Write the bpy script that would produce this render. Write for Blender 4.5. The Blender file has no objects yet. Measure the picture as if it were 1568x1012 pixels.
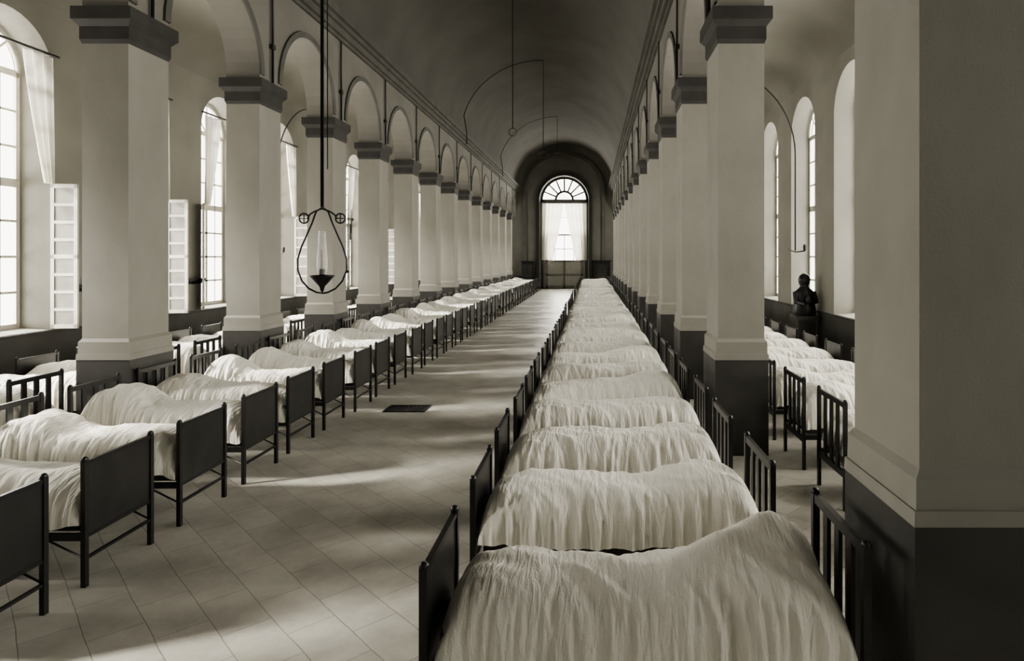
import bpy, math, random
from mathutils import Vector, noise, Matrix
random.seed(3)
S = bpy.context.scene
COL = S.collection

# ---------------------------------------------------------------- materials
def mat(name, c1, c2=None, scale=3.0, rough=0.7, bump=0.0, bscale=20, metallic=0.0, detail=6, stretch=(1,1,1), spec=0.5):
    m = bpy.data.materials.new(name); m.use_nodes = True
    nt = m.node_tree; b = nt.nodes['Principled BSDF']
    b.inputs['Roughness'].default_value = rough
    b.inputs['Metallic'].default_value = metallic
    b.inputs['Specular IOR Level'].default_value = spec
    tc = nt.nodes.new('ShaderNodeTexCoord')
    mp = nt.nodes.new('ShaderNodeMapping'); mp.inputs['Scale'].default_value = stretch
    nt.links.new(tc.outputs['Object'], mp.inputs['Vector'])
    n = nt.nodes.new('ShaderNodeTexNoise'); n.inputs['Scale'].default_value = scale; n.inputs['Detail'].default_value = detail
    nt.links.new(mp.outputs[0], n.inputs['Vector'])
    r = nt.nodes.new('ShaderNodeValToRGB')
    r.color_ramp.elements[0].position = .3; r.color_ramp.elements[1].position = .7
    r.color_ramp.elements[0].color = (*c1, 1); r.color_ramp.elements[1].color = (*(c2 or c1), 1)
    nt.links.new(n.outputs['Fac'], r.inputs['Fac'])
    nt.links.new(r.outputs['Color'], b.inputs['Base Color'])
    if bump > 0:
        n2 = nt.nodes.new('ShaderNodeTexNoise'); n2.inputs['Scale'].default_value = bscale; n2.inputs['Detail'].default_value = 8
        nt.links.new(mp.outputs[0], n2.inputs['Vector'])
        bm = nt.nodes.new('ShaderNodeBump'); bm.inputs['Strength'].default_value = bump; bm.inputs['Distance'].default_value = .02
        nt.links.new(n2.outputs['Fac'], bm.inputs['Height']); nt.links.new(bm.outputs[0], b.inputs['Normal'])
    return m

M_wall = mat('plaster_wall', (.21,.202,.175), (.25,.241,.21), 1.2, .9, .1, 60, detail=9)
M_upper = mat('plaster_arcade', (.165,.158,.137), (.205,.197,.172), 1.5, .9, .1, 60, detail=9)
M_col = mat('plaster_column', (.235,.226,.197), (.285,.274,.24), 2.0, .85, .16, 110, stretch=(1,1,.6), detail=14)
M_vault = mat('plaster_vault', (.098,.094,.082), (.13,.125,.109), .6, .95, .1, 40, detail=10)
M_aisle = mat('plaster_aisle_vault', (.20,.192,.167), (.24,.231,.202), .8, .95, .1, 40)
M_dado = mat('dark_dado_paint', (.030,.029,.025), (.048,.046,.041), 3, .55, .12, 60)
M_cap = mat('capital_paint', (.027,.026,.023), (.045,.043,.038), 4, .7, .1, 60)
M_corn = mat('cornice_paint', (.085,.082,.071), (.12,.116,.10), 2, .8)
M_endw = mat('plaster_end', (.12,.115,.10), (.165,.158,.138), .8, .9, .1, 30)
M_iron = mat('painted_iron', (.009,.009,.009), (.018,.0175,.017), 12, .38, .05, 60)
M_panel = mat('painted_sheet', (.016,.0155,.015), (.030,.029,.027), 5, .33, .05, 60)
M_white = mat('white_painted_wood', (.42,.40,.355), (.50,.48,.43), 5, .5)
M_leaf = mat('grey_painted_louvre', (.17,.163,.142), (.24,.23,.20), 5, .6)
M_wood = mat('dark_wood', (.022,.021,.019), (.045,.043,.039), 4, .5, .1, 30, stretch=(1,1,6))
M_doorw = mat('door_wood', (.10,.096,.083), (.15,.145,.125), 4, .5, .1, 30, stretch=(6,1,1))
M_doorp = mat('door_panel_wood', (.20,.193,.168), (.27,.26,.23), 4, .5, .1, 30, stretch=(6,1,1))
M_black = mat('black_bronze', (.010,.010,.010), (.022,.022,.022), 5, .35, metallic=.3)
M_pipe = mat('pipe_paint', (.02,.02,.018), (.035,.035,.03), 5, .5)
M_tick = mat('mattress_ticking', (.04,.038,.034), (.06,.058,.052), 8, .9)

def cloth_mat(name, c1, c2):
    m = mat(name, c1, c2, 2.0, .95, 0, spec=.1)
    nt = m.node_tree; b = nt.nodes['Principled BSDF']
    b.inputs['Sheen Weight'].default_value=.1; b.inputs['Sheen Roughness'].default_value=.6
    tc = nt.nodes['Texture Coordinate']
    mp = nt.nodes.new('ShaderNodeMapping'); mp.inputs['Scale'].default_value = (16, 3, 3); mp.inputs['Rotation'].default_value=(0,0,.35)
    nt.links.new(tc.outputs['Object'], mp.inputs['Vector'])
    n = nt.nodes.new('ShaderNodeTexNoise'); n.inputs['Scale'].default_value = 1.7; n.inputs['Detail'].default_value = 4; n.inputs['Distortion'].default_value = .6
    nt.links.new(mp.outputs[0], n.inputs['Vector'])
    bm = nt.nodes.new('ShaderNodeBump'); bm.inputs['Strength'].default_value = .75; bm.inputs['Distance'].default_value = .035
    nt.links.new(n.outputs['Fac'], bm.inputs['Height'])
    w = nt.nodes.new('ShaderNodeTexNoise'); w.inputs['Scale'].default_value = 120; w.inputs['Detail'].default_value=4
    nt.links.new(tc.outputs['Object'], w.inputs['Vector'])
    bm2 = nt.nodes.new('ShaderNodeBump'); bm2.inputs['Strength'].default_value = .4; bm2.inputs['Distance'].default_value = .006
    nt.links.new(w.outputs['Fac'], bm2.inputs['Height']); nt.links.new(bm.outputs[0], bm2.inputs['Normal'])
    nt.links.new(bm2.outputs[0], b.inputs['Normal'])
    return m
M_cloth = cloth_mat('white_coverlet', (.80,.775,.695), (.87,.85,.77))

def curtain_mat():
    m = mat('sheer_curtain', (.60,.58,.52), (.68,.66,.59), 3, .9)
    nt = m.node_tree; b = nt.nodes['Principled BSDF']
    tr = nt.nodes.new('ShaderNodeBsdfTranslucent'); tr.inputs[0].default_value = (.42,.41,.37,1)
    mx = nt.nodes.new('ShaderNodeMixShader'); mx.inputs[0].default_value = .35
    nt.links.new(b.outputs[0], mx.inputs[1]); nt.links.new(tr.outputs[0], mx.inputs[2])
    nt.links.new(mx.outputs[0], nt.nodes['Material Output'].inputs['Surface'])
    return m
M_curt = curtain_mat()

def glass_mat():
    m = bpy.data.materials.new('lamp_glass'); m.use_nodes = True
    nt = m.node_tree; b = nt.nodes['Principled BSDF']
    b.inputs['Base Color'].default_value = (.9,.9,.86,1); b.inputs['Roughness'].default_value = .05
    t = nt.nodes.new('ShaderNodeBsdfTransparent'); mx = nt.nodes.new('ShaderNodeMixShader'); mx.inputs[0].default_value = .22
    nt.links.new(t.outputs[0], mx.inputs[1]); nt.links.new(b.outputs[0], mx.inputs[2])
    nt.links.new(mx.outputs[0], nt.nodes['Material Output'].inputs['Surface'])
    return m
M_glass = glass_mat()

def floor_mat():
    m = bpy.data.materials.new('stone_tile_floor'); m.use_nodes = True
    nt = m.node_tree; b = nt.nodes['Principled BSDF']
    tc = nt.nodes.new('ShaderNodeTexCoord')
    nd = nt.nodes.new('ShaderNodeTexNoise'); nd.inputs['Scale'].default_value=2.0; nd.inputs['Detail'].default_value=5
    nt.links.new(tc.outputs['Object'], nd.inputs['Vector'])
    vm = nt.nodes.new('ShaderNodeVectorMath'); vm.operation='SCALE'; vm.inputs[3].default_value=.03
    nt.links.new(nd.outputs['Color'], vm.inputs[0])
    va = nt.nodes.new('ShaderNodeVectorMath'); va.operation='ADD'
    nt.links.new(tc.outputs['Object'], va.inputs[0]); nt.links.new(vm.outputs[0], va.inputs[1])
    mp = nt.nodes.new('ShaderNodeMapping'); mp.inputs['Rotation'].default_value = (0,0,math.radians(45))
    nt.links.new(va.outputs[0], mp.inputs['Vector'])
    br = nt.nodes.new('ShaderNodeTexBrick'); br.offset = 0.5; br.squash = 1.0
    br.inputs['Scale'].default_value = 1.0
    br.inputs['Brick Width'].default_value = .52; br.inputs['Row Height'].default_value = .30
    br.inputs['Mortar Size'].default_value = .004; br.inputs['Mortar Smooth'].default_value = .6
    br.inputs['Color1'].default_value = (.50,.482,.425,1); br.inputs['Color2'].default_value = (.59,.57,.505,1)
    br.inputs['Mortar'].default_value = (.28,.268,.232,1); br.inputs['Bias'].default_value = 0
    nt.links.new(mp.outputs[0], br.inputs['Vector'])
    n = nt.nodes.new('ShaderNodeTexNoise'); n.inputs['Scale'].default_value = 1.8; n.inputs['Detail'].default_value = 12; n.inputs['Roughness'].default_value=.72
    nt.links.new(tc.outputs['Object'], n.inputs['Vector'])
    r = nt.nodes.new('ShaderNodeValToRGB'); r.color_ramp.elements[0].position=.36; r.color_ramp.elements[1].position=.6
    r.color_ramp.elements[0].color=(.72,.715,.70,1); r.color_ramp.elements[1].color=(1,1,1,1)
    nt.links.new(n.outputs['Fac'], r.inputs['Fac'])
    mx = nt.nodes.new('ShaderNodeMixRGB'); mx.blend_type='MULTIPLY'; mx.inputs[0].default_value=1
    nt.links.new(br.outputs['Color'], mx.inputs[1]); nt.links.new(r.outputs['Color'], mx.inputs[2])
    nt.links.new(mx.outputs[0], b.inputs['Base Color'])
    mr = nt.nodes.new('ShaderNodeMapRange'); mr.inputs[3].default_value=.28; mr.inputs[4].default_value=.5
    nt.links.new(n.outputs['Fac'], mr.inputs[0]); nt.links.new(mr.outputs[0], b.inputs['Roughness'])
    bm = nt.nodes.new('ShaderNodeBump'); bm.inputs['Strength'].default_value=.25; bm.inputs['Distance'].default_value=.01; bm.invert=True
    nt.links.new(br.outputs['Fac'], bm.inputs['Height']); nt.links.new(bm.outputs[0], b.inputs['Normal'])
    return m
M_floor = floor_mat()

# ---------------------------------------------------------------- mesh builder
class MB:
    def __init__(s): s.v=[]; s.f=[]; s.m=[]; s.s=[]
    def face(s, pts, m=0, sm=False):
        i=len(s.v); s.v+= [tuple(p) for p in pts]; s.f.append(list(range(i,i+len(pts)))); s.m.append(m); s.s.append(sm)
    def box(s, x0,x1,y0,y1,z0,z1,m=0, M=None):
        P=[Vector(p) for p in [(x0,y0,z0),(x1,y0,z0),(x1,y1,z0),(x0,y1,z0),(x0,y0,z1),(x1,y0,z1),(x1,y1,z1),(x0,y1,z1)]]
        if M is not None: P=[M@p for p in P]
        i=len(s.v); s.v+=[tuple(p) for p in P]
        for q in [(0,3,2,1),(4,5,6,7),(0,1,5,4),(1,2,6,5),(2,3,7,6),(3,0,4,7)]:
            s.f.append([i+k for k in q]); s.m.append(m); s.s.append(False)
    def taper(s, cx,cy,z0,hx0,hy0,z1,hx1,hy1,m=0):
        i=len(s.v)
        for z,hx,hy in ((z0,hx0,hy0),(z1,hx1,hy1)):
            s.v+=[(cx-hx,cy-hy,z),(cx+hx,cy-hy,z),(cx+hx,cy+hy,z),(cx-hx,cy+hy,z)]
        for q in [(0,3,2,1),(4,5,6,7),(0,1,5,4),(1,2,6,5),(2,3,7,6),(3,0,4,7)]:
            s.f.append([i+k for k in q]); s.m.append(m); s.s.append(False)
    def tube(s, pts, r, n=8, m=0, closed=False, cap=True):
        pts=[Vector(p) for p in pts]; rings=[]; N=len(pts)
        up=None
        for k,p in enumerate(pts):
            if closed: t=(pts[(k+1)%N]-pts[k-1])
            else: t=pts[min(k+1,N-1)]-pts[max(k-1,0)]
            t.normalize()
            if up is None: up = Vector((0,0,1)) if abs(t.z)<.9 else Vector((1,0,0))
            a=t.cross(up)
            if a.length<1e-4: a=t.orthogonal()
            a.normalize(); b=a.cross(t); up=b
            rr=r[k] if isinstance(r,(list,tuple)) else r
            i=len(s.v); rings.append(i)
            for j in range(n):
                an=2*math.pi*j/n; s.v.append(tuple(p+a*rr*math.cos(an)+b*rr*math.sin(an)))
        for k in range(N if closed else N-1):
            A=rings[k]; B=rings[(k+1)%N]
            for j in range(n):
                s.f.append([A+j,A+(j+1)%n,B+(j+1)%n,B+j]); s.m.append(m); s.s.append(True)
        if cap and not closed:
            s.f.append([rings[0]+j for j in range(n)]); s.m.append(m); s.s.append(False)
            s.f.append([rings[-1]+j for j in reversed(range(n))]); s.m.append(m); s.s.append(False)
    def lathe(s, prof, cx,cy,cz, n=24, m=0, sx=1, sy=1, smooth=True):
        rings=[]
        for r,z in prof:
            i=len(s.v); rings.append(i)
            for j in range(n):
                an=2*math.pi*j/n; s.v.append((cx+sx*r*math.cos(an),cy+sy*r*math.sin(an),cz+z))
        for k in range(len(prof)-1):
            A=rings[k]; B=rings[k+1]
            for j in range(n):
                s.f.append([A+j,A+(j+1)%n,B+(j+1)%n,B+j]); s.m.append(m); s.s.append(smooth)
    def sphere(s,c,r,m=0,n=12,sc=(1,1,1)):
        prof=[(max(1e-4,r*math.sin(math.pi*k/n)),-r*math.cos(math.pi*k/n)*sc[2]) for k in range(n+1)]
        s.lathe(prof,c[0],c[1],c[2],n*2,m,sc[0],sc[1])
    def mesh(s,name,mats):
        me=bpy.data.meshes.new(name); me.from_pydata(s.v,[],s.f)
        for a in mats: me.materials.append(a)
        me.polygons.foreach_set('material_index',s.m); me.polygons.foreach_set('use_smooth',s.s)
        me.update(); return me
    def obj(s,name,mats,loc=(0,0,0),parent=None):
        o=bpy.data.objects.new(name,s.mesh(name,mats)); COL.objects.link(o); o.location=loc
        if parent: o.parent=parent
        return o
def inst(me,name,loc,rz=0,scale=(1,1,1)):
    o=bpy.data.objects.new(name,me); COL.objects.link(o); o.location=loc; o.rotation_euler=(0,0,rz); o.scale=scale; return o

# ---------------------------------------------------------------- dimensions
XL,XR=-5.5,1.5; CW,CD=.55,.72
WL,WR=-9.3,5.3; Y0,Y1=-7.4,46.6
ZCAP0,ZCAP1=4.93,5.3; ZV=7.5; XC=(XL+XR)/2; ZAI=6.7

def arch_profile(o,n=20):
    uc,hw,sill,spring,rise=o
    pts=[(uc-hw,sill),(uc-hw,spring)]
    for k in range(1,n): 
        a=math.pi*(1-k/n); pts.append((uc+hw*math.cos(a),spring+rise*math.sin(a)))
    pts+=[(uc+hw,spring),(uc+hw,sill)]
    return pts
def arched_face(mb,P,u0,u1,z0,z1,ops,m=0):
    cur=u0
    for o in sorted(ops):
        uc,hw,sill,spring,rise=o
        if uc-hw>cur: mb.face([P(cur,z0),P(uc-hw,z0),P(uc-hw,z1),P(cur,z1)],m)
        if sill>z0: mb.face([P(uc-hw,z0),P(uc+hw,z0),P(uc+hw,sill),P(uc-hw,sill)],m)
        ar=arch_profile(o)[1:-1]
        for a,b in zip(ar[:-1],ar[1:]): mb.face([P(*a),P(*b),P(b[0],z1),P(a[0],z1)],m)
        cur=uc+hw
    if cur<u1: mb.face([P(cur,z0),P(u1,z0),P(u1,z1),P(cur,z1)],m)
def reveal(mb,Pa,Pb,oa,ob,m=0,sill=True):
    A=arch_profile(oa); B=arch_profile(ob)
    for k in range(len(A)-1): mb.face([Pa(*A[k]),Pa(*A[k+1]),Pb(*B[k+1]),Pb(*B[k])],m)
    if sill: mb.face([Pa(*A[-1]),Pa(*A[0]),Pb(*B[0]),Pb(*B[-1])],m)

# ---------------------------------------------------------------- shell
mb=MB(); mb.box(WL-.6,WR+.6,Y0,Y1+.6,-.2,0); mb.obj('floor',[M_floor])
mb=MB(); mb.box(WL-.6,WR+.6,Y0-.2,Y0,-.2,11.2); mb.obj('wall_back',[M_wall])

winL=[10.15+3*k for k in range(-5,12)]
winR=[10.1+3*k for k in range(-5,12)]
def outer_wall(name,X,sgn,centers):
    mb=MB(); T=.5
    ops=[(c,.90,1.1,5.45,.9) for c in centers]; opo=[(c,.72,1.15,5.45,.72) for c in centers]
    Pi=lambda u,z:(X,u,z); Po=lambda u,z:(X+sgn*T,u,z)
    arched_face(mb,Pi,Y0,Y1,0,ZAI+.05,ops,0)
    arched_face(mb,Po,Y0,Y1,0,ZAI+.05,opo,0)
    for a,b in zip(ops,opo): reveal(mb,Pi,Po,a,b,0)
    mb.obj(name,[M_wall])
    mb=MB(); x0,x1=sorted((X,X-sgn*.025)); x2,x3=sorted((X,X-sgn*.04))
    mb.box(x0,x1,Y0,Y1,0,1.04,0); mb.box(x2,x3,Y0,Y1,1.04,1.09,1)
    mb.obj('baseboard_left' if sgn<0 else 'baseboard_right',[M_dado,M_cap])
outer_wall('wall_left',WL,-1,winL)
outer_wall('wall_right',WR,1,winR)

# windows
def window_mesh(sgn,curt):
    mb=MB(); T=.42
    x=sgn*T
    def bar(y0,y1,z0,z1,d=.05): 
        a,b=sorted((x,x+sgn*d)); mb.box(a,b,y0,y1,z0,z1,0)
    bar(-.73,-.66,1.13,5.45); bar(.66,.73,1.13,5.45); bar(-.045,.045,1.13,5.45)
    bar(-.72,.72,1.13,1.22); bar(-.72,.72,3.52,3.66); bar(-.72,.72,5.38,5.49)
    for zz in (1.75,2.35,2.95,4.2,4.8): bar(-.66,.66,zz-.02,zz+.02,.03)
    for yy in (-.36,.36): bar(yy-.015,yy+.015,1.2,5.4,.03)
    for a in (45,90,135):
        ca,sa=math.cos(math.radians(a)),math.sin(math.radians(a))
        mb.tube([(x,0,5.45),(x,.70*ca,5.45+.70*sa)],.02,6,0)
    for rr in (.70,):
        mb.tube([(x,rr*math.cos(math.pi*k/16),5.45+rr*math.sin(math.pi*k/16)) for k in range(17)],.03,6,0)
    if curt:
      for ys,ang in ((.84,4),(-.84,-60)):
        wd=.44; z0,z1=1.12,3.6
        M=Matrix.Translation((-sgn*.02,ys,0))@Matrix.Rotation(math.radians(ang)*(1 if sgn<0 else -1),4,'Z')
        def lb(a,b,t,za,zb,m):
            xa,xb=sorted((-sgn*a,-sgn*b)); mb.box(xa,xb,-t,t,za,zb,m,M)
        lb(0,.06,.02,z0,z1,0); lb(wd-.06,wd,.02,z0,z1,0)
        for zz in (z0,z1-.07,z0+1.2): lb(0,wd,.02,zz,zz+.07,0)
        k=z0+.3
        while k<z1-.12:
            lb(.06,wd-.06,.018,k,k+.05,0); k+=.3
        lb(.06,wd-.06,.006,z0+.05,z1-.05,3)
      for s2 in (-1,1):
            N=22; H=14
            g=[]
            for i in range(H+1):
                t=i/H; z=5.75-t*2.15
                wd=.62*(1-.72*t**1.3)
                row=[]
                for j in range(N+1):
                    u=j/N
                    y=s2*(.84-wd*u); xx=-sgn*(.05+.035*math.sin(u*20+i*.1))
                    row.append((xx,y,z))
                g.append(row)
            for i in range(H):
                for j in range(N):
                    mb.face([g[i][j],g[i][j+1],g[i+1][j+1],g[i+1][j]],1,True)
      mb.tube([(-sgn*.06,-.95,5.8),(-sgn*.06,.95,5.8)],.022,8,2)
    return mb.mesh('arched_window',[M_white,M_curt,M_pipe,M_leaf])
wmL=window_mesh(-1,True); wmR=window_mesh(1,False)
n=1
for c in winL: inst(wmL,'window_%d'%n,(WL,c,0)); n+=1
for c in winR: inst(wmR,'window_%d'%n,(WR,c,0)); n+=1

# arcades
colL=[-4.4+3*k for k in range(17)]
colR=[-6.07,-1.57,2.93]+[7.6+3*k for k in range(13)]
def arcade(name,X,sgn,cols):
    mb=MB()
    Pi=lambda u,z:(X,u,z); Po=lambda u,z:(X+sgn*CW,u,z)
    ops=[]
    for a,b in zip(cols[:-1],cols[1:]):
        hw=(b-a-CD)/2; ops.append(((a+CD+b)/2,hw,ZCAP1,ZCAP1+.08,min(1.18,hw*1.03)))
    a=cols[-1]; hw=(Y1-a-CD)/2; ops.append((a+CD+hw,hw-.001,ZCAP1,ZCAP1+.08,1.18))
    arched_face(mb,Pi,Y0,Y1,ZCAP1,8.0,ops,0); arched_face(mb,Po,Y0,Y1,ZCAP1,8.0,ops,0)
    for o in ops: reveal(mb,Pi,Po,o,o,0,False)
    for uc,hw,sl,sp,ri in ops:
        n=24
        for (r0,r1,dx) in ((0.0,.11,.035),):
            for k in range(n):
                a0=math.pi*k/n; a1=math.pi*(k+1)/n
                q=lambda r,a,d:(X-sgn*d,uc+(hw+r)*math.cos(a),sp+(ri+r)*math.sin(a))
                mb.face([q(r0,a0,dx),q(r1,a0,dx),q(r1,a1,dx),q(r0,a1,dx)],1)
                mb.face([q(r1,a0,dx),q(r1,a0,0),q(r1,a1,0),q(r1,a1,dx)],1)
                mb.face([q(r0,a0,dx),q(r0,a0,-.0),q(r0,a1,-.0),q(r0,a1,dx)],1)
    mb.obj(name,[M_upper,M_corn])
    mb=MB()
    for (z0,z1,d) in ((7.05,7.12,.06),(7.12,7.26,.13),(7.26,7.36,.2),(7.36,7.52,.28)):
        x0,x1=sorted((X,X-sgn*d)); mb.box(x0,x1,Y0,Y1,z0,z1,0)
    mb.obj('trim_1' if sgn<0 else 'trim_2',[M_corn])
arcade('wall_arcade_left',XL,-1,colL)
arcade('wall_arcade_right',XR,1,colR)

mb=MB()
hx,hy=CW/2,CD/2
mb.box(-hx,hx,-hy,hy,1.30,ZCAP0,0)
mb.box(-hx-.04,hx+.04,-hy-.04,hy+.04,0,1.13,1)
mb.taper(0,0,1.13,hx+.045,hy+.045,1.20,hx+.040,hy+.040,0)
mb.taper(0,0,1.20,hx+.03,hy+.03,1.34,hx+.028,hy+.028,0)
mb.taper(0,0,1.34,hx+.028,hy+.028,1.38,hx,hy,0)
mb.taper(0,0,4.88,hx,hy,4.93,hx+.02,hy+.02,2)
mb.box(-hx-.02,hx+.02,-hy-.02,hy+.02,4.93,5.08,2)
mb.taper(0,0,5.08,hx+.02,hy+.02,5.15,hx+.075,hy+.075,2)
mb.box(-hx-.08,hx+.08,-hy-.08,hy+.08,5.15,5.3,2)
colm=mb.mesh('column',[M_col,M_dado,M_cap])
for y in colL: inst(colm,'column',(XL-hx,y+hy,0))
for y in colR: inst(colm,'column',(XR+hx,y+hy,0))

# vaults
def vault(name,xc,a,b,z0,m,n=40):
    mb=MB()
    pts=[(xc+a*math.cos(math.pi*k/n),z0+b*math.sin(math.pi*k/n)) for k in range(n+1)]
    ys=[Y0,10,20,30,Y1]
    for y in ys:
        for p in pts: mb.v.append((p[0],y,p[1]))
    for r in range(len(ys)-1):
        for k in range(n):
            A=r*(n+1)+k; B=A+n+1
            mb.f.append([A,A+1,B+1,B]); mb.m.append(0); mb.s.append(True)
    mb.obj(name,[m])
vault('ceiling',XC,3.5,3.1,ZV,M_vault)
vault('ceiling_aisle_left',(XL-CW+WL)/2,(XL-CW-WL)/2,.95,ZAI-.05,M_aisle)
vault('ceiling_aisle_right',(XR+CW+WR)/2,(WR-XR-CW)/2,.95,ZAI-.05,M_aisle)

# end wall + door
mb=MB()
opI=[(XC,1.8,0,6.45,1.8)]; opO=[(XC,1.72,0,6.45,1.72)]
P=lambda u,z:(u,Y1,z); P2=lambda u,z:(u,Y1+.45,z)
arched_face(mb,P,WL-.5,WR+.5,0,11.2,opI,0); reveal(mb,P,P2,opI[0],opO[0],0,False)
arched_face(mb,P2,WL-.5,WR+.5,0,11.2,opO,0)
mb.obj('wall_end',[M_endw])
mb=MB()
def ring(xc,r0,r1,zs,ybase,d,zb=0,m=0):
    n=32
    a=[(xc-r0,zb)]+[(xc-r0*math.cos(math.pi*k/n),zs+r0*math.sin(math.pi*k/n)) for k in range(n+1)]+[(xc+r0,zb)]
    b=[(xc-r1,zb)]+[(xc-r1*math.cos(math.pi*k/n),zs+r1*math.sin(math.pi*k/n)) for k in range(n+1)]+[(xc+r1,zb)]
    for k in range(len(a)-1):
        f=lambda p,dd:(p[0],ybase-dd,p[1])
        mb.face([f(a[k],d),f(b[k],d),f(b[k+1],d),f(a[k+1],d)],m)
        mb.face([f(b[k],d),f(b[k],0),f(b[k+1],0),f(b[k+1],d)],m)
        mb.face([f(a[k],d),f(a[k],0),f(a[k+1],0),f(a[k+1],d)],m)
ring(XC,1.8,2.05,6.45,Y1,.12,0,0)
ring(XC,2.75,3.0,7.0,Y1,.10,0,1)
mb.obj('trim_3',[M_wood,M_corn])
mb=MB()
yd=Y1+.3
def bx(x0,x1,z0,z1,m=0,d=.08): mb.box(XC+x0,XC+x1,yd,yd+d,z0,z1,m)
bx(-1.75,-1.55,0,6.45); bx(1.55,1.75,0,6.45); bx(-1.75,1.75,6.3,6.55)
ring(XC,1.58,1.76,6.45,yd+.08,.08,6.45,0)
ring(XC,.55,.70,6.5,yd+.08,.08,6.5,0)
for k in range(1,8):
    a=math.pi*k/8; mb.tube([(XC+.6*math.cos(a),yd+.04,6.5+.6*math.sin(a)),(XC+1.62*math.cos(a),yd+.04,6.5+1.62*math.sin(a))],.06,6,0)
for s_ in (-1,1):
    a,b=sorted((s_*.0,s_*1.35))
    bx(a,b,0,.25,1); bx(a,b,.95,1.1,1); bx(a,b,1.95,2.1,1); bx(b-.14 if s_>0 else a,b if s_>0 else a+.14,0,4.0,1); bx(a,b,3.9,4.0,1)
    bx(min(0,s_*.05),max(0,s_*.05),0,2.1,1)
    mb.box(XC+a,XC+b,yd+.03,yd+.06,.2,2.0,2)
    bx(a,b,2.9,2.95,1)
    bx(s_*.68-.02,s_*.68+.02,2,4,1)
bx(-1.6,-1.35,0,6.3,1); bx(1.35,1.6,0,6.3,1)
bx(-.02,.02,2.1,4,1); bx(-1.35,1.35,5.2,5.24,1)
mb.obj('door_1',[M_wood,M_doorw,M_doorp])
mb=MB()
for s_ in (-1,1):
    H,N=16,30; g=[]
    for i in range(H+1):
        t=i/H; z=6.25-t*4.15
        inner=.03+.80*t**1.1
        row=[]
        for j in range(N+1):
            u=j/N; x=inner+(1.66-inner)*u
            row.append((XC+s_*x,Y1+.12+.05*math.sin(u*34),z))
        g.append(row)
    for i in range(H):
        for j in range(N): mb.face([g[i][j],g[i][j+1],g[i+1][j+1],g[i+1][j]],0,True)
mb.tube([(XC-1.75,Y1+.12,6.28),(XC+1.75,Y1+.12,6.28)],.04,8,1)
mb.obj('door_curtains',[M_curt,M_pipe])

# end furniture
mb=MB()
mb.box(-.65,.65,-.3,.3,0,.15,0); mb.box(-.6,.6,-.27,.27,.15,2.0,0); mb.box(-.68,.68,-.32,.32,2.0,2.1,0)
for k in range(-5,6):
    for sg in (-1,1):
        x0=k*.12; x1=x0+sg*.5
        if abs(x1)<.6: mb.tube([(x0,-.29,.3),(x1,-.29,1.85)],.015,5,1)
mb.obj('lattice_cabinet',[M_black,M_corn],(.72,Y1-.5,0))
mb=MB()
mb.box(-.45,.45,-.3,.3,0,.12,0); mb.box(-.4,.4,-.27,.27,.12,1.95,0); mb.box(-.47,.47,-.33,.33,1.95,2.05,0)
mb.box(-.36,-.02,-.29,-.27,.3,1.8,1); mb.box(.02,.36,-.29,-.27,.3,1.8,1)
mb.obj('cupboard',[M_black,M_wood],(XC-2.6,Y1-.5,0))
mb=MB()
mb.box(-.6,.6,-.35,.35,.98,1.04,0); mb.box(-.55,.55,-.3,.3,.82,.98,0)
for a in (-.52,.52):
    for b in (-.28,.28): mb.taper(a,b,0,.025,.025,.85,.04,.04,0)
mb.box(-.55,.55,.25,.3,.2,.8,0)
mb.obj('side_table',[M_black],(XC-2.75,Y1-1.6,0))

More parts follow.
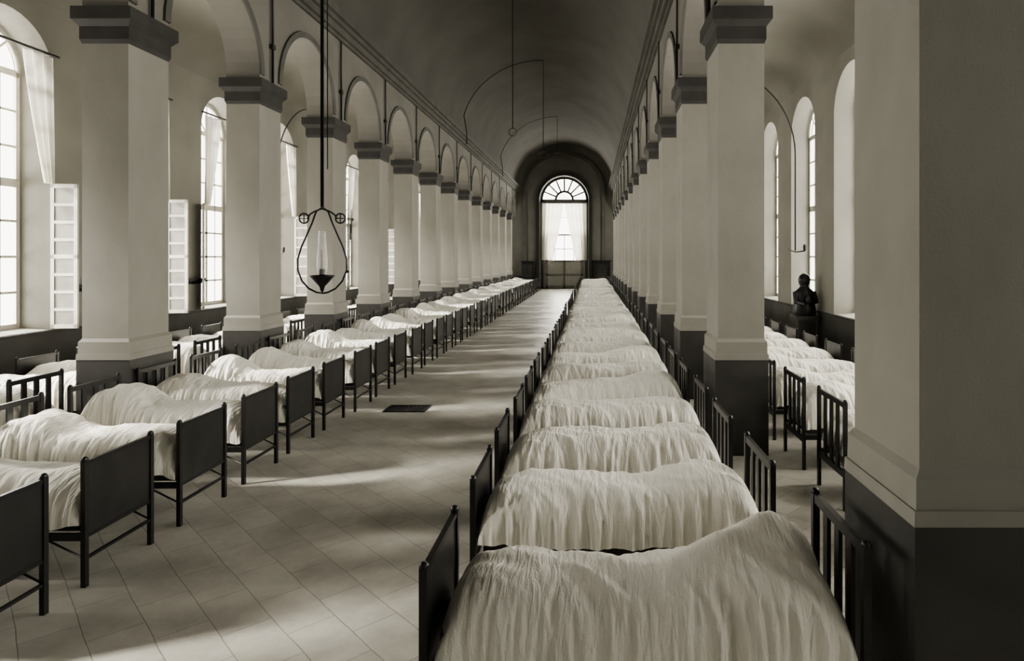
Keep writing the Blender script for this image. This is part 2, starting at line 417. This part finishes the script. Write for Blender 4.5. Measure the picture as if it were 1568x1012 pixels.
# ---------------------------------------------------------------- beds
L,W=1.95,.72
def bed_mesh(seed,pill=.14,ridge=0,base=.74,amp=1.0,lumpy=1.0,hem0=.47):
    mb=MB()
    for y in (0.02,W-.02):
        mb.box(-.018,.018,y-.018,y+.018,0,.90,0)
        mb.sphere((0,y,.905),.024,0,5)
        mb.box(L-.018,L+.018,y-.018,y+.018,0,1.0,0)
        mb.sphere((L,y,1.005),.024,0,5)
        mb.box(0,L,y-.012,y+.012,.33,.38,0)
    mb.box(-.014,.014,.02,W-.02,.865,.895,0)
    mb.box(-.006,.006,.03,W-.03,.36,.87,1)
    mb.box(-.012,.012,.02,W-.02,.345,.37,0); mb.box(-.012,.012,.02,W-.02,.19,.21,0)
    # headboard: plain frame with broad flat uprights
    mb.box(L-.014,L+.014,.02,W-.02,.95,1.0,0)
    mb.box(L-.014,L+.014,.02,W-.02,.30,.36,0)
    for y in (.20,.36,.52): mb.box(L-.01,L+.01,y-.03,y+.03,.34,.97,0)
    for xx in (.5,1.0,1.5): mb.box(xx-.012,xx+.012,.02,W-.02,.34,.36,0)
    mb.tube([(0,.02,.2),(.35,.02,.36)],.008,5,0); mb.tube([(0,W-.02,.2),(.35,W-.02,.36)],.008,5,0)
    nx,nt=190,80
    i0=len(mb.v)
    x0,x1=.03,L-.03
    ofs=Vector((seed*7.3,seed*3.1,seed*1.7))
    for i in range(nx+1):
        u=i/nx; x=x0+(x1-x0)*u
        endf=max(0,1-abs(2*u-1)**10)**.45
        pil=pill*(1/(1+math.exp(-(x-1.32)/.08)))*(1-.5*max(0,(x-1.7)/.22)**2)
        hem=hem0+.08*noise.noise(Vector((x*2.3,seed*2.7,0)))+.025*noise.noise(Vector((x*9,seed*2.7,3)))
        for j in range(nt+1):
            th=math.pi*j/nt; c,s_=math.cos(th),math.sin(th)
            cc=math.copysign(abs(c)**.68,c); ss=abs(s_)**.74
            lump=noise.noise(Vector((x*2.0,cc*.9,0))+ofs)*lumpy
            lump2=noise.noise(Vector((x*4.2,cc*1.6,5))+ofs)*lumpy
            top=base+.05+.055*lump+.02*lump2+pil+.015*math.sin(x*3+seed)-.03*(1-min(1,x/.4))
            h=(top-hem)*endf
            y=W/2-(W/2+.0)*cc*(1+.03*lump)
            z=hem+h*ss
            sl=.35*(y-W/2)+.05*lump*2
            g1=noise.noise(Vector(((x+sl)*8.5,seed*1.9,y*1.1)))
            g2=noise.noise(Vector(((x-sl*.6)*17,seed*2.9,y*1.6)))
            g3=noise.noise(Vector(((x+sl*1.6)*33,seed*3.9,y*2.2)))
            gath=(.5-abs(g1))*1.0+.55*(.5-abs(g2))+.2*g3
            cre=noise.noise(Vector((x*4+y*6,y*2-x*1.1,z))+ofs)
            side=.12+.88*min(1,abs(cc)**1.8)
            y+= -(1 if cc>0 else -1)*side*(gath-.5)*.065*min(1,abs(cc)*2.5)*endf
            z+= amp*((gath-.5)*.026*side+.022*(.4-abs(cre)*1.4))*(.3+.7*ss)*min(1,endf*1.2)
            if ridge:
                t=(x-1.0)/(.72)
                if t>0:
                    yr=.22+.34*min(1,t)
                    z+=ridge*min(1,t)*math.exp(-((y-yr)/(.14))**2)*ss*endf
            mb.v.append((x,y,z))
    for i in range(nx):
        for j in range(nt):
            A=i0+i*(nt+1)+j; B=A+nt+1
            mb.f.append([A,A+1,B+1,B]); mb.m.append(2); mb.s.append(True)
    mb.box(.06,L-.06,.06,W-.06,.38,.56,3)
    return mb.mesh('bed',[M_iron,M_panel,M_cloth,M_tick])
beds=[bed_mesh(k+1,.05+.015*(k%4),lumpy=.7,base=.75,hem0=.44) for k in range(7)]
bedsL=[bed_mesh(k+31,.14+.025*(k%4),base=.71,hem0=.42) for k in range(5)]
bed_front=bed_mesh(21,.06,.16,.715,1.5,hem0=.38)
def bed(loc,rz,k,sc=1.0,me=None):
    inst(me or beds[k%7],'bed',loc,rz,(sc,1,1))
k=0
y=2.48
while y<44.5:
    bed((-3.60+random.uniform(-.03,.02),y+W,0),math.pi,k,.92,bedsL[k%5]); k+=2; y+=1.03
y=2.97; first=True
while y<44.5:
    bed((-.78+random.uniform(-.03,.03),y,0),0,k,1.06 if first else 1.0,bed_front if first else None); k+=3; y+=1.18; first=False
y=1.5
while y<44.5:
    bed((-8.15,y,0),0,k,.95); k+=2; y+=1.08
y=4.75
while y<44.5:
    bed((4.10,y+W,0),math.pi,k,.9); k+=3; y+=1.15

# wall shelves (left aisle) 
mb=MB(); mb.box(0,.14,-.55,.55,-.03,.03,0); mb.box(0,.03,-.55,.55,-.10,-.03,0)
for yy in (-.5,0,.5): mb.box(0,.12,yy-.015,yy+.015,-.09,-.03,0)
sm=mb.mesh('wall_shelf',[M_black])
for c in winL[:-1]: inst(sm,'wall_shelf',(WL,c+1.5,1.82))

# floor grate
mb=MB(); mb.box(-.32,.32,-.22,-.19,0,.012,0); mb.box(-.32,.32,.19,.22,0,.012,0); mb.box(-.32,-.29,-.19,.19,0,.012,0); mb.box(.29,.32,-.19,.19,0,.012,0)
mb.box(-.29,.29,-.19,.19,0.001,.003,0)
for i in range(9): mb.box(-.27+i*.06,-.25+i*.06,-.19,.19,.003,.011,0)
mb.obj('floor_grate',[M_black],(-2.85,9.9,0))

# ---------------------------------------------------------------- lamps
e=bpy.data.objects.new('hanging_gas_lamp',None); COL.objects.link(e); e.location=(-2.0,4.75,0)
mb=MB()
mb.tube([(0,0,2.72),(0,0,10.55)],.013,8,0)
mb.tube([(.04,0,3.0),(.035,0,10.5)],.004,5,0)
mb.lathe([(.001,10.42),(.09,10.44),(.07,10.5),(.11,10.58)],0,0,0,16,0)
mb.obj('rod',[M_iron],parent=e)
mb=MB()
for s_ in (-1,1):
    pts=[(s_*.0,0,2.72),(s_*.045,0,2.685),(s_*.075,0,2.60),(s_*.11,0,2.52),(s_*.155,0,2.42),(s_*.182,0,2.33),(s_*.18,0,2.25),(s_*.15,0,2.17),(s_*.10,0,2.115),(s_*.04,0,2.085),(0,0,2.08)]
    mb.tube(pts,.007,8,0)
    mb.tube([(0,0,2.705),(s_*.05,0,2.69),(s_*.09,0,2.665),(s_*.11,0,2.63)],.006,6,0)
    cx,cz=s_*.135,2.635
    mb.tube([(cx+.036*math.cos(a*math.pi/8),0,cz+.036*math.sin(a*math.pi/8)) for a in range(16)],.006,6,0,closed=True)
    mb.tube([(cx-.036,0,cz),(cx+.036,0,cz)],.004,5,0); mb.tube([(cx,0,cz-.036),(cx,0,cz+.036)],.004,5,0)
mb.obj('harp_frame',[M_iron],parent=e)
mb=MB()
mb.lathe([(.004,2.085),(.012,2.10),(.02,2.13),(.085,2.205),(.09,2.215),(.02,2.215),(.02,2.26),(.001,2.26)],0,0,0,28,0)
mb.obj('burner_cup',[M_black],parent=e)
mb=MB()
mb.lathe([(.03,2.22),(.038,2.28),(.036,2.36),(.028,2.46),(.026,2.54)],0,0,0,24,0)
mb.obj('glass_chimney',[M_glass],parent=e)
mb=MB()
mb.lathe([(.012,2.24),(.014,2.38),(.001,2.40)],0,0,0,12,0)
mb.obj('mantle',[M_white],parent=e)

def vault_pipe(y,zend,thin=.012):
    mb=MB()
    pts=[(XC+3.38*math.cos(a),0,ZV+2.98*math.sin(a)) for a in [math.pi-(math.pi/2)*k/20 for k in range(21)]]
    mb.tube([(XL+.33,0,7.0),(XL+.33,0,7.5)]+pts[3:],.022,6,0)
    mb.tube([(XC,0,ZV+2.98),(XC,0,zend)],.016,6,0)
    mb.tube([(XC+.02,0,zend),(XC+.14,0,zend-.02),(XC+.2,0,zend-.12),(XC+.14,0,zend-.22),(XC,0,zend-.25),(XC-.14,0,zend-.22),(XC-.2,0,zend-.12),(XC-.14,0,zend-.02),(XC-.02,0,zend)],.014,6,0)
    mb.obj('ceiling_gas_pipe',[M_pipe],(0,y,0))
mbp=MB()
mbp.tube([(0,0,10.57),(0,0,5.6)],.014,6,0); mbp.lathe([(.001,10.45),(.09,10.47),(.11,10.57)],0,0,0,12,0)
mbp.tube([(.1*math.cos(a*math.pi/8),0,5.5+.1*math.sin(a*math.pi/8)) for a in range(16)],.012,6,0,closed=True)
mbp.obj('ceiling_lamp_rod',[M_pipe],(XC,16.2,0))
vault_pipe(26.5,6.7); vault_pipe(37.2,8.4)

def aisle_pipe(x0,x1,y):
    mb=MB()
    pts=[]
    for k in range(15):
        a=math.pi/2*k/14
        pts.append((x0+(x1-x0)*math.sin(a),y,4.1+1.45*math.cos(a)))
    pts.append((x1,y,2.45))
    mb.tube(pts,.013,6,0)
    mb.tube([(x1-.12,y,2.48),(x1,y,2.43),(x1+.16,y,2.45)],.012,6,0)
    mb.lathe([(.001,2.44),(.022,2.45),(.03,2.52),(.022,2.56)],x1+.16,y,0,10,0)
    mb.obj('aisle_gas_pipe',[M_pipe])
aisle_pipe(XR+CW+.12,3.5,11.0); aisle_pipe(XR+CW+.12,3.5,20.0)
aisle_pipe(XL-CW-.12,-6.85,13.9); aisle_pipe(XL-CW-.12,-6.85,22.9)
mb=MB(); mb.tube([(0,0,5.31),(0,0,7.04)],.02,6,0); mb.box(-.03,.03,-.05,.05,5.9,5.98,0); pm=mb.mesh('pier_pipe',[M_pipe])
for y in colL: inst(pm,'pier_pipe',(XL+.04,y+hy,0))
for y in colR: inst(pm,'pier_pipe',(XR-.04,y+hy,0))

# crucifix on left wall
mb=MB(); mb.box(-.02,.02,-.05,.05,-.55,.6,0); mb.box(-.02,.02,-.28,.28,.18,.28,0); mb.box(-.0,.05,-.03,.03,-.3,.2,1); mb.sphere((.05,0,.24),.05,1,6)
mb.tube([(.04,-.24,.26),(.04,0,.18),(.04,.24,.26)],.02,6,1)
mb.obj('wall_crucifix',[M_black,M_wood],(WL+.03,24.6,3.55))

# statue on pedestal, right aisle
mb=MB()
mb.box(-.3,.3,-.3,.3,0,.12,1); mb.box(-.24,.24,-.24,.24,.12,.92,1); mb.box(-.3,.3,-.3,.3,.92,1.02,1)
mb.lathe([(.30,1.02),(.32,1.12),(.29,1.28),(.25,1.42),(.26,1.52),(.24,1.60),(.14,1.68),(.11,1.72),(.15,1.78),(.165,1.88),(.13,1.97),(.05,2.02),(.001,2.03)],0,0,0,24,0,1,.8)
mb.tube([(-.24,-.02,1.56),(-.27,-.14,1.36),(-.08,-.24,1.30)],[.08,.07,.05],8,0)
mb.tube([(.24,-.02,1.56),(.27,-.14,1.36),(.06,-.24,1.32)],[.08,.07,.05],8,0)
mb.sphere((0,-.08,1.86),.085,0,8,(1,1,1.2)); mb.sphere((.02,-.26,1.40),.07,0,8,(1,1,1.6))
so_=mb.obj('statue',[M_black,M_dado],(4.95,14.9,0)); so_.scale=(.85,.85,.97)

# ---------------------------------------------------------------- lights
LC=(1,.96,.88)
def area(name,loc,rot,sx,sy,p,col=LC):
    l=bpy.data.lights.new(name,'AREA'); l.shape='RECTANGLE'; l.size=sx; l.size_y=sy; l.energy=p; l.color=col
    o=bpy.data.objects.new(name,l); COL.objects.link(o); o.location=loc; o.rotation_euler=rot; return o
for c in winL:
    if c>2: area('daylight',(WL-2.6,c,2.4),(0,-math.pi/2,0),3.0,2.6,320)
for c in winR:
    if c>2: area('daylight',(WR+1.0,c,3.9),(0,math.pi/2,0),5.8,2.2,240)
area('daylight',(XC,Y1+1.4,4.6),(-math.pi/2,0,0),4.4,8,1100)
sl=bpy.data.lights.new('sun','SUN'); sl.energy=13; sl.angle=math.radians(12); sl.color=(1,.96,.88)
so=bpy.data.objects.new('sun',sl); COL.objects.link(so); so.location=(-20,0,20)
dv=Vector((1,.30,-.61)); so.rotation_euler=dv.to_track_quat('-Z','Y').to_euler()
w=bpy.data.worlds.new('World'); S.world=w; w.use_nodes=True
w.node_tree.nodes['Background'].inputs[0].default_value=(1,.965,.89,1); w.node_tree.nodes['Background'].inputs[1].default_value=2.3

# ---------------------------------------------------------------- camera
cd=bpy.data.cameras.new('camera'); co=bpy.data.objects.new('camera',cd); COL.objects.link(co)
co.location=(0,0,2.35); co.rotation_euler=(math.pi/2,0,0)
cd.sensor_width=36; cd.lens=1027/1643*36; cd.shift_x=-127.8/1643; cd.shift_y=-118.2/1643; cd.clip_end=200
S.camera=co
S.view_settings.view_transform='AgX'
S.view_settings.look='AgX - Medium High Contrast'
S.view_settings.exposure=1.1
